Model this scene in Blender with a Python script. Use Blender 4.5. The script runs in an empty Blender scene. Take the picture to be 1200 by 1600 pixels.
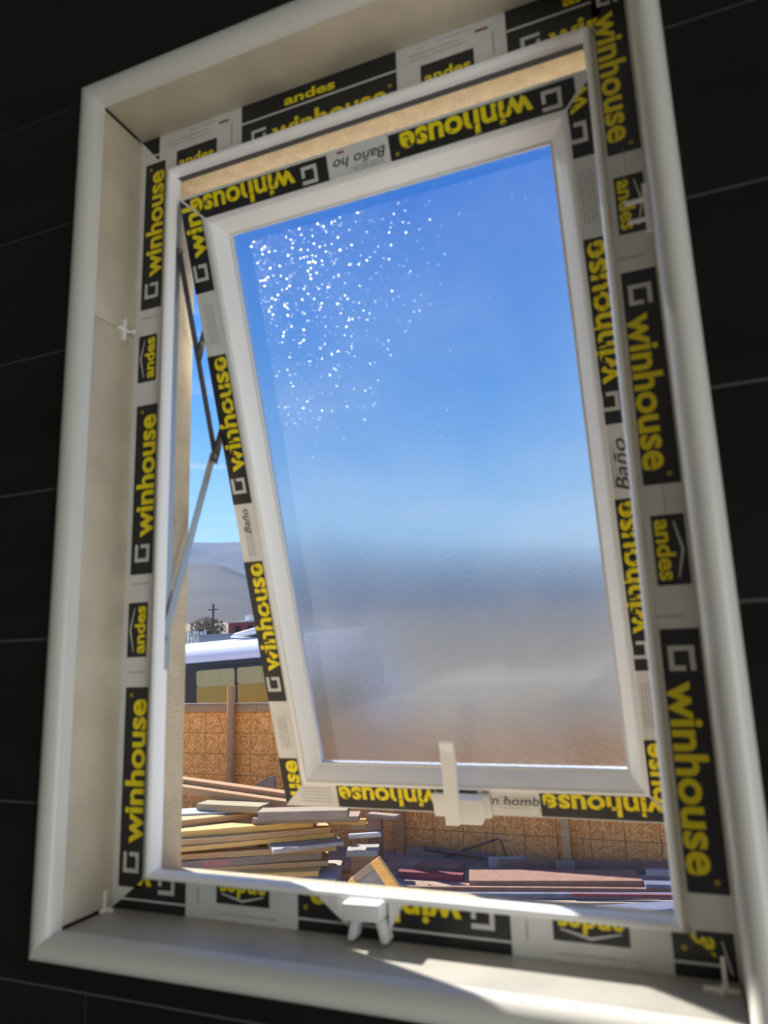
import bpy, bmesh, math, random
from mathutils import Vector, Matrix

random.seed(7)
scene = bpy.context.scene
COL = scene.collection

# ------------------------------------------------------------------ camera
cam_data = bpy.data.cameras.new('camera')
cam = bpy.data.objects.new('camera', cam_data)
COL.objects.link(cam)
RX = Vector((0.92622753, 0.37555736, -0.03254581))
RY = Vector((0.10520548, -0.17462556, 0.97899833))
RZ = Vector((0.3619867, -0.9101992, -0.20125369))
cam.matrix_world = Matrix(((RX.x, RY.x, RZ.x, 0.58659), (RX.y, RY.y, RZ.y, -0.57694), (RX.z, RY.z, RZ.z, 0.24828), (0, 0, 0, 1)))
cam_data.sensor_fit = 'VERTICAL'
cam_data.sensor_height = 36.0
cam_data.lens = 1119.27 / 1600 * 36.0
cam_data.clip_start = 0.02
cam_data.clip_end = 4000
cam_data.dof.use_dof = True
cam_data.dof.focus_distance = 3.2
cam_data.dof.aperture_fstop = 6.0
scene.camera = cam

# ------------------------------------------------------------------ world (blue sky, thin clouds low down)
world = bpy.data.worlds.new('sky')
scene.world = world
world.use_nodes = True
wn = world.node_tree.nodes; wl = world.node_tree.links
wn.clear()
w_out = wn.new('ShaderNodeOutputWorld'); w_bg = wn.new('ShaderNodeBackground')
w_tc = wn.new('ShaderNodeTexCoord'); w_sep = wn.new('ShaderNodeSeparateXYZ')
w_ramp = wn.new('ShaderNodeValToRGB')
wl.new(w_tc.outputs['Generated'], w_sep.inputs[0]); wl.new(w_sep.outputs['Z'], w_ramp.inputs[0])
cr = w_ramp.color_ramp
for i, (p, c) in enumerate([(0.0, (.46, .74, .97)), (.16, (.40, .70, .98)), (.32, (.14, .41, .94)), (.55, (.035, .225, .82)), (1.0, (.030, .16, .62))]):
    e = cr.elements[i] if i < 2 else cr.elements.new(p)
    e.position = p; e.color = (*c, 1)
w_map = wn.new('ShaderNodeMapping'); w_map.inputs['Scale'].default_value = (2.2, 2.2, 26)
w_noise = wn.new('ShaderNodeTexNoise'); w_noise.inputs['Scale'].default_value = 1.6; w_noise.inputs['Detail'].default_value = 5
w_nr = wn.new('ShaderNodeMapRange'); w_nr.inputs['From Min'].default_value = .52; w_nr.inputs['From Max'].default_value = .72; w_nr.inputs['To Max'].default_value = .7
w_band = wn.new('ShaderNodeMapRange'); w_band.inputs['From Min'].default_value = .62; w_band.inputs['From Max'].default_value = .2
w_mul = wn.new('ShaderNodeMath'); w_mul.operation = 'MULTIPLY'
w_mix = wn.new('ShaderNodeMixRGB'); w_mix.inputs['Color2'].default_value = (.92, .95, 1.0, 1)
wl.new(w_tc.outputs['Generated'], w_map.inputs[0]); wl.new(w_map.outputs[0], w_noise.inputs['Vector'])
wl.new(w_noise.outputs['Fac'], w_nr.inputs[0]); wl.new(w_sep.outputs['Z'], w_band.inputs[0])
wl.new(w_nr.outputs[0], w_mul.inputs[0]); wl.new(w_band.outputs[0], w_mul.inputs[1])
wl.new(w_mul.outputs[0], w_mix.inputs['Fac']); wl.new(w_ramp.outputs[0], w_mix.inputs['Color1'])
wl.new(w_mix.outputs[0], w_bg.inputs['Color']); wl.new(w_bg.outputs[0], w_out.inputs[0])
w_bg.inputs['Strength'].default_value = .85

# ------------------------------------------------------------------ sun (high, outside, to the left)
sun_dir = Vector((-0.752, 0.295, 0.590)).normalized()
sun_data = bpy.data.lights.new('sun', 'SUN'); sun_data.energy = 9.0; sun_data.angle = math.radians(0.53); sun_data.color = (1.0, .95, .87)
sun = bpy.data.objects.new('sun', sun_data); COL.objects.link(sun)
sun.rotation_euler = sun_dir.to_track_quat('Z', 'Y').to_euler()

# fill light added to brighten the room side, set in an invented doorway
dl = bpy.data.lights.new('room_fill_light', 'AREA'); dl.shape = 'RECTANGLE'; dl.size = .78; dl.size_y = 2.0; dl.energy = 14.5; dl.color = (1.0, .97, .91)
dlo = bpy.data.objects.new('room_fill_light', dl); COL.objects.link(dlo)
dlo.location = (1.74, -.92, -.42); dlo.rotation_euler = (math.radians(90), 0, math.radians(90))

scene.view_settings.view_transform = 'Standard'
scene.view_settings.look = 'None'
scene.view_settings.exposure = 0.3
scene.view_settings.gamma = 1.0
scene.view_settings.use_curve_mapping = False
scene.cycles.use_denoising = True
scene.cycles.max_bounces = 10
scene.cycles.diffuse_bounces = 6
scene.cycles.transmission_bounces = 8
scene.cycles.transparent_max_bounces = 12
scene.cycles.volume_bounces = 1
scene.cycles.sample_clamp_indirect = 4.0
scene.cycles.caustics_refractive = True
scene.cycles.caustics_reflective = False

# ------------------------------------------------------------------ materials
def mat(name, col, rough=.5, var=None, scale=20, detail=4, bump=0, bscale=None, metal=0, spec=None, stretch=None, p0=.35, p1=.65, coat=0):
    m = bpy.data.materials.new(name); m.use_nodes = True
    nt = m.node_tree; b = nt.nodes['Principled BSDF']
    b.inputs['Base Color'].default_value = (*col, 1); b.inputs['Roughness'].default_value = rough; b.inputs['Metallic'].default_value = metal
    if spec is not None: b.inputs['Specular IOR Level'].default_value = spec
    if coat: b.inputs['Coat Weight'].default_value = coat
    if var is not None or bump:
        tc = nt.nodes.new('ShaderNodeTexCoord'); mp = nt.nodes.new('ShaderNodeMapping')
        nt.links.new(tc.outputs['Object'], mp.inputs[0])
        if stretch: mp.inputs['Scale'].default_value = stretch
        n = nt.nodes.new('ShaderNodeTexNoise'); n.inputs['Scale'].default_value = scale; n.inputs['Detail'].default_value = detail
        nt.links.new(mp.outputs[0], n.inputs['Vector'])
        if var is not None:
            r = nt.nodes.new('ShaderNodeValToRGB'); r.color_ramp.elements[0].position = p0; r.color_ramp.elements[1].position = p1
            r.color_ramp.elements[0].color = (*var, 1); r.color_ramp.elements[1].color = (*col, 1)
            nt.links.new(n.outputs['Fac'], r.inputs[0]); nt.links.new(r.outputs[0], b.inputs['Base Color'])
        if bump:
            bp = nt.nodes.new('ShaderNodeBump'); bp.inputs['Strength'].default_value = bump; bp.inputs['Distance'].default_value = .01
            if bscale:
                n2 = nt.nodes.new('ShaderNodeTexNoise'); n2.inputs['Scale'].default_value = bscale; n2.inputs['Detail'].default_value = 5
                nt.links.new(mp.outputs[0], n2.inputs['Vector']); nt.links.new(n2.outputs['Fac'], bp.inputs['Height'])
            else: nt.links.new(n.outputs['Fac'], bp.inputs['Height'])
            nt.links.new(bp.outputs[0], b.inputs['Normal'])
    return m

M = {}
M['pvc'] = mat('white_pvc', (.92, .92, .91), .32)
M['film'] = mat('white_protective_film', (.78, .78, .75), .38, var=(.72, .72, .69), scale=30)
M['trim'] = mat('pvc_edge_trim', (.64, .63, .58), .35)
M['black_ink'] = mat('black_film_print', (.018, .018, .020), .34)
M['dark_tile'] = mat('charcoal_wall_tile', (.0105, .0090, .0075), .50, spec=.15, var=(.006, .0053, .0046), scale=6, stretch=(1, 1, 3))
M['grout'] = mat('grey_grout', (.11, .107, .10), .9)
M['beige_tile'] = mat('beige_stone_tile', (.58, .51, .39), .45, var=(.48, .42, .32), scale=14, detail=6)
M['sill_tile'] = mat('grey_beige_sill_tile', (.50, .48, .42), .40, var=(.41, .40, .36), scale=16, detail=6)
M['plaster'] = mat('pale_plaster', (.62, .60, .56), .9)
M['floor'] = mat('floor_tile', (.30, .29, .27), .5)
M['stucco'] = mat('sand_stucco', (.62, .52, .36), .9, var=(.50, .42, .30), scale=26, detail=8, bump=.5, bscale=240)
M['lintel'] = mat('ochre_render', (.82, .68, .43), .9, var=(.70, .56, .34), scale=60, detail=8, bump=.6, bscale=300)
M['spacer'] = mat('white_spacer_plastic', (.85, .84, .80), .4)
M['stay_steel'] = mat('stay_steel', (.52, .53, .52), .38, metal=.85)
M['stay_dark'] = mat('stay_dark_steel', (.10, .10, .105), .45, metal=.6)
M['handle'] = mat('white_handle', (.82, .83, .81), .30)
M['logo_ink'] = mat('white_logo_print', (.66, .66, .62), .4)
M['fine_print'] = mat('grey_fine_print', (.20, .20, .20), .6)
M['pen'] = mat('marker_pen', (.05, .045, .06), .6)
M['red_print'] = mat('red_print', (.28, .05, .05), .6)
M['rebate_shade'] = mat('painted_rebate_shade', (.07, .07, .08), .6)  # dark colour for the shade painted into the rebate

def ink(name, wear):
    m = bpy.data.materials.new(name); m.use_nodes = True; nt = m.node_tree; b = nt.nodes['Principled BSDF']
    tc = nt.nodes.new('ShaderNodeTexCoord'); n = nt.nodes.new('ShaderNodeTexNoise'); n.inputs['Scale'].default_value = 150; n.inputs['Detail'].default_value = 3
    r = nt.nodes.new('ShaderNodeValToRGB')
    r.color_ramp.elements[0].position = wear; r.color_ramp.elements[1].position = wear + .04
    r.color_ramp.elements[0].color = (.03, .028, .01, 1); r.color_ramp.elements[1].color = (.95, .78, .004, 1)
    nt.links.new(tc.outputs['Object'], n.inputs['Vector']); nt.links.new(n.outputs['Fac'], r.inputs[0]); nt.links.new(r.outputs[0], b.inputs['Base Color'])
    b.inputs['Roughness'].default_value = .4
    return m
M['yellow_ink'] = ink('yellow_print', .24)
M['yellow_worn'] = ink('yellow_print_worn', .37)

def obscure_glass():
    """room-side face: patterned (scattering) glass; tiny facets glitter where they bend the sun to the eye"""
    m = bpy.data.materials.new('obscure_glass'); m.use_nodes = True; nt = m.node_tree; nt.nodes.clear()
    out = nt.nodes.new('ShaderNodeOutputMaterial')
    rf = nt.nodes.new('ShaderNodeBsdfRefraction'); rf.inputs['IOR'].default_value = 1.10; rf.inputs['Roughness'].default_value = .62
    rf.inputs['Color'].default_value = (.68, .73, .80, 1)
    tc = nt.nodes.new('ShaderNodeTexCoord')
    vo = nt.nodes.new('ShaderNodeTexVoronoi'); vo.inputs['Scale'].default_value = 430
    nt.links.new(tc.outputs['Object'], vo.inputs['Vector'])
    sub = nt.nodes.new('ShaderNodeVectorMath'); sub.operation = 'SUBTRACT'; sub.inputs[1].default_value = (.5, .5, .5)
    nt.links.new(vo.outputs['Color'], sub.inputs[0])
    sc = nt.nodes.new('ShaderNodeVectorMath'); sc.operation = 'SCALE'; sc.inputs['Scale'].default_value = .9
    nt.links.new(sub.outputs[0], sc.inputs[0])
    geo = nt.nodes.new('ShaderNodeNewGeometry')
    add = nt.nodes.new('ShaderNodeVectorMath'); add.operation = 'ADD'
    nt.links.new(geo.outputs['Normal'], add.inputs[0]); nt.links.new(sc.outputs[0], add.inputs[1])
    nrm = nt.nodes.new('ShaderNodeVectorMath'); nrm.operation = 'NORMALIZE'; nt.links.new(add.outputs[0], nrm.inputs[0])
    rg = nt.nodes.new('ShaderNodeBsdfRefraction'); rg.inputs['IOR'].default_value = .70; rg.inputs['Roughness'].default_value = .29
    rg.inputs['Color'].default_value = (.95, .97, 1, 1)
    nt.links.new(nrm.outputs[0], rg.inputs['Normal'])
    mx = nt.nodes.new('ShaderNodeMixShader')
    lt = nt.nodes.new('ShaderNodeMath'); lt.operation = 'LESS_THAN'; lt.inputs[1].default_value = .31
    nt.links.new(vo.outputs['Distance'], lt.inputs[0])
    lm = nt.nodes.new('ShaderNodeMath'); lm.operation = 'MULTIPLY_ADD'; lm.inputs[1].default_value = .16; lm.inputs[2].default_value = .005
    nt.links.new(lt.outputs[0], lm.inputs[0])
    gn = nt.nodes.new('ShaderNodeTexNoise'); gn.inputs['Scale'].default_value = 330; gn.inputs['Detail'].default_value = 3; nt.links.new(tc.outputs['Object'], gn.inputs['Vector'])
    gb = nt.nodes.new('ShaderNodeBump'); gb.inputs['Strength'].default_value = .5; gb.inputs['Distance'].default_value = .0018; nt.links.new(gn.outputs['Fac'], gb.inputs['Height'])
    nt.links.new(gb.outputs[0], rf.inputs['Normal'])
    nt.links.new(lm.outputs[0], mx.inputs[0]); nt.links.new(rf.outputs[0], mx.inputs[1]); nt.links.new(rg.outputs[0], mx.inputs[2])
    gl = nt.nodes.new('ShaderNodeBsdfGlossy'); gl.inputs['Roughness'].default_value = .06
    fr = nt.nodes.new('ShaderNodeFresnel'); fr.inputs['IOR'].default_value = 1.45
    m2 = nt.nodes.new('ShaderNodeMixShader')
    # dust on the pane scatters a little of the sun
    du = nt.nodes.new('ShaderNodeBsdfTranslucent'); du.inputs['Color'].default_value = (.9, .9, .9, 1)
    dn = nt.nodes.new('ShaderNodeTexNoise'); dn.inputs['Scale'].default_value = 9; dn.inputs['Detail'].default_value = 8; nt.links.new(tc.outputs['Object'], dn.inputs['Vector'])
    dr = nt.nodes.new('ShaderNodeMapRange'); dr.inputs['From Min'].default_value = .35; dr.inputs['From Max'].default_value = .75; dr.inputs['To Min'].default_value = .02; dr.inputs['To Max'].default_value = .055
    nt.links.new(dn.outputs['Fac'], dr.inputs[0])
    md = nt.nodes.new('ShaderNodeMixShader'); nt.links.new(dr.outputs[0], md.inputs[0]); nt.links.new(mx.outputs[0], md.inputs[1]); nt.links.new(du.outputs[0], md.inputs[2])
    nt.links.new(fr.outputs[0], m2.inputs[0]); nt.links.new(md.outputs[0], m2.inputs[1]); nt.links.new(gl.outputs[0], m2.inputs[2])
    # between the relief a little light goes straight through
    tp_ = nt.nodes.new('ShaderNodeBsdfTransparent'); tp_.inputs[0].default_value = (.92, .95, .96, 1)
    m3 = nt.nodes.new('ShaderNodeMixShader'); m3.inputs[0].default_value = .06
    nt.links.new(m2.outputs[0], m3.inputs[1]); nt.links.new(tp_.outputs[0], m3.inputs[2])
    nt.links.new(m3.outputs[0], out.inputs[0])
    return m
def clear_glass(name, tint=(.96, .98, .98)):
    m = bpy.data.materials.new(name); m.use_nodes = True; nt = m.node_tree; nt.nodes.clear()
    out = nt.nodes.new('ShaderNodeOutputMaterial'); t = nt.nodes.new('ShaderNodeBsdfTransparent'); t.inputs[0].default_value = (*tint, 1)
    g = nt.nodes.new('ShaderNodeBsdfGlossy'); g.inputs['Roughness'].default_value = .05
    mx = nt.nodes.new('ShaderNodeMixShader'); mx.inputs[0].default_value = .05
    nt.links.new(t.outputs[0], mx.inputs[1]); nt.links.new(g.outputs[0], mx.inputs[2]); nt.links.new(mx.outputs[0], out.inputs[0])
    return m
M['obscure'] = obscure_glass()
M['glass_out'] = clear_glass('smooth_glass_face')

# ------------------------------------------------------------------ helpers
def tag(o, label=None, cat=None, group=None, kind=None):
    if label: o['label'] = label
    if cat: o['category'] = cat
    if group: o['group'] = group
    if kind: o['kind'] = kind
    return o

ROOTLOC = {}
def empty(name, loc=(0, 0, 0)):
    o = bpy.data.objects.new(name, None); o.empty_display_size = .05; o.location = loc; COL.objects.link(o)
    ROOTLOC[o] = Vector(loc)
    return o

def origin_of(parent):
    v = Vector((0, 0, 0))
    while parent is not None:
        v = v + Vector(parent.location); parent = parent.parent
    return v

def link_mesh(name, me, m, parent=None):
    """me in world coordinates (parents are never rotated here); one object per mesh, origin at its own middle bottom"""
    if m is not None and not me.materials:
        for q in (m if isinstance(m, (list, tuple)) else [m]): me.materials.append(q)
    xs = [v.co for v in me.vertices]
    lo = Vector((min(v.x for v in xs), min(v.y for v in xs), min(v.z for v in xs))); hi = Vector((max(v.x for v in xs), max(v.y for v in xs), max(v.z for v in xs)))
    c = Vector(((lo.x + hi.x) / 2, (lo.y + hi.y) / 2, lo.z))
    me.transform(Matrix.Translation(-c))
    o = bpy.data.objects.new(name, me); COL.objects.link(o)
    o.parent = parent
    o.location = c - origin_of(parent)
    return o

def mesh(name, verts, faces, m, parent=None, smooth=None):
    me = bpy.data.meshes.new(name); me.from_pydata([tuple(v) for v in verts], [], faces); me.update()
    bm = bmesh.new(); bm.from_mesh(me); bmesh.ops.recalc_face_normals(bm, faces=bm.faces); bm.to_mesh(me); bm.free()
    if smooth is not None:
        me.shade_smooth(); me.set_sharp_from_angle(angle=math.radians(smooth))
    return link_mesh(name, me, m, parent)

def bm_obj(name, bm, m, parent=None, smooth=None):
    me = bpy.data.meshes.new(name); bmesh.ops.recalc_face_normals(bm, faces=bm.faces); bm.to_mesh(me); bm.free()
    if smooth is not None:
        me.shade_smooth(); me.set_sharp_from_angle(angle=math.radians(smooth))
    return link_mesh(name, me, m, parent)

BF = [(0, 1, 3, 2), (4, 6, 7, 5), (0, 4, 5, 1), (2, 3, 7, 6), (0, 2, 6, 4), (1, 5, 7, 3)]
def add_box(bm, x0, x1, y0, y1, z0, z1, mtx=None, bevel=0):
    vs = [bm.verts.new((x, y, z)) for x in (x0, x1) for y in (y0, y1) for z in (z0, z1)]
    fs = [bm.faces.new([vs[i] for i in f]) for f in BF]
    if bevel:
        es = {e for f in fs for e in f.edges}
        r = bmesh.ops.bevel(bm, geom=list(es), offset=bevel, segments=2, profile=.6, affect='EDGES')
        vs = list({v for v in r['verts']} | {v for v in vs if v.is_valid})
        vs = list({v for f in r['faces'] for v in f.verts} | set(v for v in vs if v.is_valid))
    if mtx is not None: bmesh.ops.transform(bm, matrix=mtx, verts=vs)
    return vs

def box(name, x0, x1, y0, y1, z0, z1, m, parent=None, bevel=0, mtx=None):
    bm = bmesh.new(); add_box(bm, x0, x1, y0, y1, z0, z1, mtx, bevel)
    return bm_obj(name, bm, m, parent, 40 if bevel else None)

def prism(name, poly, y0, y1, m, parent=None, mtx=None, smooth=None, bevel=0):
    """polygon in (x,z) extruded along y, then transformed"""
    bm = bmesh.new()
    a = [bm.verts.new((x, y0, z)) for x, z in poly]; b = [bm.verts.new((x, y1, z)) for x, z in poly]
    bm.faces.new(a); bm.faces.new(b[::-1])
    n = len(poly)
    for i in range(n): bm.faces.new((a[i], a[(i + 1) % n], b[(i + 1) % n], b[i]))
    if bevel: bmesh.ops.bevel(bm, geom=list(bm.edges), offset=bevel, segments=2, profile=.6, affect='EDGES')
    if mtx is not None: bmesh.ops.transform(bm, matrix=mtx, verts=bm.verts)
    return bm_obj(name, bm, m, parent, smooth)

def tube(name, pts, r, m, parent=None, seg=10, flat=None):
    bm = bmesh.new(); rings = []
    pts = [Vector(p) for p in pts]
    for i, p in enumerate(pts):
        d = (pts[min(i + 1, len(pts) - 1)] - pts[max(i - 1, 0)]).normalized()
        u = d.orthogonal().normalized() if flat is None else (Vector(flat) - d * d.dot(Vector(flat))).normalized()
        v = d.cross(u); rr = r[i] if isinstance(r, (list, tuple)) else r
        rings.append([bm.verts.new(p + (u * math.cos(2 * math.pi * k / seg) + v * math.sin(2 * math.pi * k / seg)) * rr) for k in range(seg)])
    for a, b in zip(rings, rings[1:]):
        for k in range(seg): bm.faces.new((a[k], a[(k + 1) % seg], b[(k + 1) % seg], b[k]))
    bm.faces.new(rings[0]); bm.faces.new(rings[-1])
    return bm_obj(name, bm, m, parent, 50)

def rails(prof, to_world):
    """prof: closed list of (x0,x1,z0,z1,d); four mitred bars (left, right, top, bottom) as vert/face lists"""
    out = []
    for s in range(4):
        A, B = [], []
        for x0, x1, z0, z1, d in prof:
            a, b = {0: ((x0, z0), (x0, z1)), 1: ((x1, z0), (x1, z1)), 2: ((x0, z1), (x1, z1)), 3: ((x0, z0), (x1, z0))}[s]
            A.append(to_world(a[0], a[1], d)); B.append(to_world(b[0], b[1], d))
        n = len(prof)
        f = [(i, (i + 1) % n, n + (i + 1) % n, n + i) for i in range(n)] + [tuple(range(n)), tuple(range(2 * n - 1, n - 1, -1))]
        out.append((A + B, f))
    return out

# ------------------------------------------------------------------ lettering helpers
_cache = {}
def text_bm(txt, shear=0, weight=.030):
    key = (txt, shear, weight)
    if key not in _cache:
        cu = bpy.data.curves.new('lettering', 'FONT'); cu.body = txt; cu.size = 1; cu.offset = weight; cu.resolution_u = 3; cu.shear = shear
        ob = bpy.data.objects.new('lettering', cu); COL.objects.link(ob)
        dg = bpy.context.evaluated_depsgraph_get()
        me = bpy.data.meshes.new_from_object(ob.evaluated_get(dg))
        bpy.data.objects.remove(ob); bpy.data.curves.remove(cu)
        _cache[key] = ([v.co.copy() for v in me.vertices], [tuple(p.vertices) for p in me.polygons])
        bpy.data.meshes.remove(me)
    return _cache[key]

class Face:
    """a flat face that carries print: origin, reading direction u, letter-up direction v, normal n"""
    def __init__(s, o, u, v, parent, clips=()):
        s.o = Vector(o); s.u = Vector(u).normalized(); s.v = Vector(v).normalized(); s.n = s.u.cross(s.v); s.parent = parent; s.clips = clips
    def w(s, a, b, h): return s.o + s.u * a + s.v * b + s.n * h
    def put(s, name, vs, fs, m, h):
        bm = bmesh.new(); V = [bm.verts.new(s.w(a, b, h)) for a, b in vs]
        for f in fs:
            try: bm.faces.new([V[i] for i in f])
            except ValueError: pass
        for p, nn in s.clips:
            bmesh.ops.bisect_plane(bm, geom=bm.verts[:] + bm.edges[:] + bm.faces[:], plane_co=p, plane_no=nn, clear_outer=True)
        if not bm.faces: bm.free(); return None
        bmesh.ops.triangulate(bm, faces=bm.faces[:])
        for f in bm.faces:
            f.normal_update()
            if f.normal.dot(s.n) < 0: f.normal_flip()
        me = bpy.data.meshes.new(name); bm.to_mesh(me); bm.free()
        return link_mesh(name, me, m, s.parent)
    def quad(s, name, a0, a1, b0, b1, m, h=.0003): return s.put(name, [(a0, b0), (a1, b0), (a1, b1), (a0, b1)], [(0, 1, 2, 3)], m, h)
    def poly(s, name, pts, m, h=.0006): return s.put(name, pts, [tuple(range(len(pts)))], m, h)
    def text(s, name, txt, a0, a1, b0, xh, m, h=.0006, shear=0, weight=.030, height=None):
        V, F = text_bm(txt, shear, weight)
        lo = min(v.x for v in V); hi = max(v.x for v in V)
        sy = xh / .52
        return s.put(name, [(a0 + (v.x - lo) / (hi - lo) * (a1 - a0), b0 + v.y * sy) for v in V], F, m, h)
    def lines(s, name, segs, m, w=.0005, h=.0006):
        vs, fs = [], []
        for (a0, b0), (a1, b1) in segs:
            d = Vector((a1 - a0, b1 - b0)).normalized(); q = Vector((-d.y, d.x)) * w / 2; i = len(vs)
            vs += [(a0 + q.x, b0 + q.y), (a0 - q.x, b0 - q.y), (a1 - q.x, b1 - q.y), (a1 + q.x, b1 + q.y)]; fs.append((i, i + 1, i + 2, i + 3))
        return s.put(name, vs, fs, m, h)

def brand_label(F, a, b, yellow, width=.031, length=.205, logo=True):
    """black printed block: square bracket mark and the word, reading from a"""
    F.quad('black_label', a, a + length, b, b + width, M['black_ink'])
    s = .0205; x = a + .014; y = b + .005; t = .0042
    F.put('logo_mark', [(x, y), (x + s, y), (x + s, y + s * .62), (x + s - t, y + s * .62), (x + s - t, y + t), (x + t, y + t), (x + t, y + s - t), (x + s * .78, y + s - t), (x + s, y + s * .80), (x + s, y + s), (x, y + s)],
          [(0, 1, 4, 5), (1, 2, 3, 4), (0, 5, 6, 10), (10, 6, 7, 9), (7, 8, 9)], M['logo_ink'], .0006)
    F.text('brand_lettering', 'winhouse', a + .043, a + .192, b + .0022, .0182, yellow)
    ring = [(a + .1965 + .0019 * math.cos(k * math.pi / 6), b + .0225 + .0019 * math.sin(k * math.pi / 6)) for k in range(12)] + [(a + .1965 + .0012 * math.cos(k * math.pi / 6), b + .0225 + .0012 * math.sin(k * math.pi / 6)) for k in range(12)]
    F.put('registered_mark', ring, [(k, (k + 1) % 12, 12 + (k + 1) % 12, 12 + k) for k in range(12)], yellow, .0006)

def andes_label(F, a, b, yellow, width=.027, length=.061, xh=.0105):
    F.quad('black_label', a, a + length, b, b + width, M['black_ink'])
    F.text('series_lettering', 'andes', a + .004, a + length - .004, b + .003, xh, yellow)
    F.put('chevron_mark', [(a + .006, b + .0185), (a + length / 2, b + .0245), (a + length - .006, b + .0185), (a + length - .006, b + .0175), (a + length / 2, b + .0222), (a + .006, b + .0175)], [(0, 5, 4, 1), (1, 4, 3, 2)], M['logo_ink'], .0006)

def fine_print(F, a0, a1, b0, b1, rows=5, seed=1):
    rnd = random.Random(seed); segs = []
    for r in range(rows):
        b = b0 + (b1 - b0) * (r + .5) / rows; x = a0
        while x < a1 - .002:
            l = min(rnd.uniform(.003, .010), a1 - x); segs.append(((x, b), (x + l, b))); x += l + rnd.uniform(.0008, .002)
    F.lines('fine_print', segs, M['fine_print'], .0006)

# ================================================================== THE ROOM
OW, OH = .6045, .9263                        # tiled window opening
RX0, RX1, RYB, RZ0, RZ1 = -1.15, 1.75, -2.25, -1.45, 1.22
GZ = -2.30                                 # yard level

# front wall: masonry with the opening, stucco outside
wall = bmesh.new()
EX0, EX1, EZ0, EZ1 = .030, .590, .022, .880       # stucco opening at the outer face
MO = (-.012, .6165, -.012, .938)                    # masonry opening behind the tiles
for (x0, x1, z0, z1) in ((-3.5, MO[0], GZ - .1, 2.4), (MO[1], 3.5, GZ - .1, 2.4), (MO[0], MO[1], GZ - .1, MO[2]), (MO[0], MO[1], MO[3], 2.4)):
    add_box(wall, x0, x1, .0012, .099, z0, z1)
wall_front = tag(bm_obj('wall_front', wall, M['grout']), 'charcoal tiled bathroom wall around the window', kind='structure')
wo = bmesh.new()
for (x0, x1, z0, z1) in ((-3.5, EX0, GZ - .1, 2.4), (EX1, 3.5, GZ - .1, 2.4), (EX0, EX1, GZ - .1, EZ0)):
    add_box(wo, x0, x1, .0995, .155, z0, z1)
wall_outside = tag(bm_obj('wall_outside', wo, M['stucco']), 'sand coloured stucco on the outside of the wall', kind='structure')
li = bmesh.new(); add_box(li, EX0, EX1, .0995, .155, EZ1, 2.4)
bm_obj('lintel', li, M['lintel'], wall_outside)

# dark plank tiles on the front wall, cut round the opening
T0, TH = -.0456, .1632
for k in range(-8, 8):
    z0, z1 = T0 + k * TH + .0012, T0 + (k + 1) * TH - .0012
    xj = .0444 if k % 2 else .0444 + .49
    joints = [x for x in [xj + n * .98 for n in range(-3, 4)] if RX0 < x < RX1]
    xs = [RX0] + joints + [RX1]
    for a, b in zip(xs, xs[1:]):
        x0, x1 = a + .0012, b - .0012
        rects = []
        if x1 <= MO[0] or x0 >= MO[1] or z1 <= MO[2] or z0 >= MO[3]: rects = [(x0, x1, z0, z1)]
        else:
            if z0 < MO[2]: rects.append((x0, x1, z0, MO[2]))
            if z1 > MO[3]: rects.append((x0, x1, MO[3], z1))
            zz0, zz1 = max(z0, MO[2]), min(z1, MO[3])
            if x0 < MO[0]: rects.append((x0, MO[0], zz0, zz1))
            if x1 > MO[1]: rects.append((MO[1], x1, zz0, zz1))
        if not rects: continue
        bm = bmesh.new()
        for r in rects: add_box(bm, r[0], r[1], 0, .0012, r[2], r[3])
        bm_obj('wall_tile', bm, M['dark_tile'], wall_front)

for n, b in (('wall_left', (RX0 - .1, RX0, RYB, .011, RZ0, RZ1)), 
             ('floor', (RX0 - .1, RX1 + .1, RYB - .1, .011, RZ0 - .1, RZ0)), ('ceiling', (RX0 - .1, RX1 + .1, RYB - .1, .011, RZ1, RZ1 + .1))):
    tag(box(n, *b, M['floor'] if n == 'floor' else M['plaster']), kind='structure')
bw = bmesh.new()
for b in ((RYB, -1.33, RZ0, RZ1), (-.51, .011, RZ0, RZ1), (-1.33, -.51, .62, RZ1)): add_box(bw, RX1, RX1 + .1, b[0], b[1], b[2], b[3])
tag(bm_obj('wall_right', bw, M['plaster']), kind='structure')          # unseen door opening, added to hold the fill light
tag(box('wall_back', RX0, RX1, RYB - .1, RYB, RZ0, RZ1, M['plaster']), kind='structure')

# beige tiles lining the opening (each tile a part), with the open corner joints
def lining(name, pieces, m, label):
    root = tag(empty(name, pieces[0][0:1] + (0,) + pieces[0][4:5]), label, kind='structure')
    for p in pieces: box('lining_tile', *p, m, root, bevel=.0006)
lining('trim_1', [(-.010, 0, .0123, .0798, .003, .649), (-.010, 0, .0123, .0798, .6502, .9225)], M['beige_tile'], 'beige tiled left side of the window opening')
lining('trim_2', [(.6045, .6145, .0123, .0798, .003, .649), (.6045, .6145, .0123, .0798, .6502, .9225)], M['beige_tile'], 'beige tiled right side of the window opening')
lining('trim_3', [(.0005, .6040, .0123, .0798, OH, OH + .010)], M['beige_tile'], 'beige tiled underside of the window head')
lining('trim_4', [(.0005, .6040, .0123, .0798, -.010, 0)], M['sill_tile'], 'grey beige tiled window sill')

# rounded edge trim, four mitred bars
tp = [(0.0, .012), (0.0, .003), (-.0025, -.0035), (-.007, -.0078), (-.012, -.0096), (-.017, -.0090), (-.0215, -.0062), (-.0246, -.0008), (-.0246, .0), (-.0118, .0), (-.0118, .012)]
trim = tag(empty('trim_5', (OW / 2, 0, -.025)), 'rounded pale edge trim framing the window opening', kind='structure')
for v, f in rails([(o, OW - o, o, OH - o, d) for o, d in tp], lambda x, z, d: (x, d, z)):
    mesh('edge_trim', v, f, M['trim'], trim, smooth=35)

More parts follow.
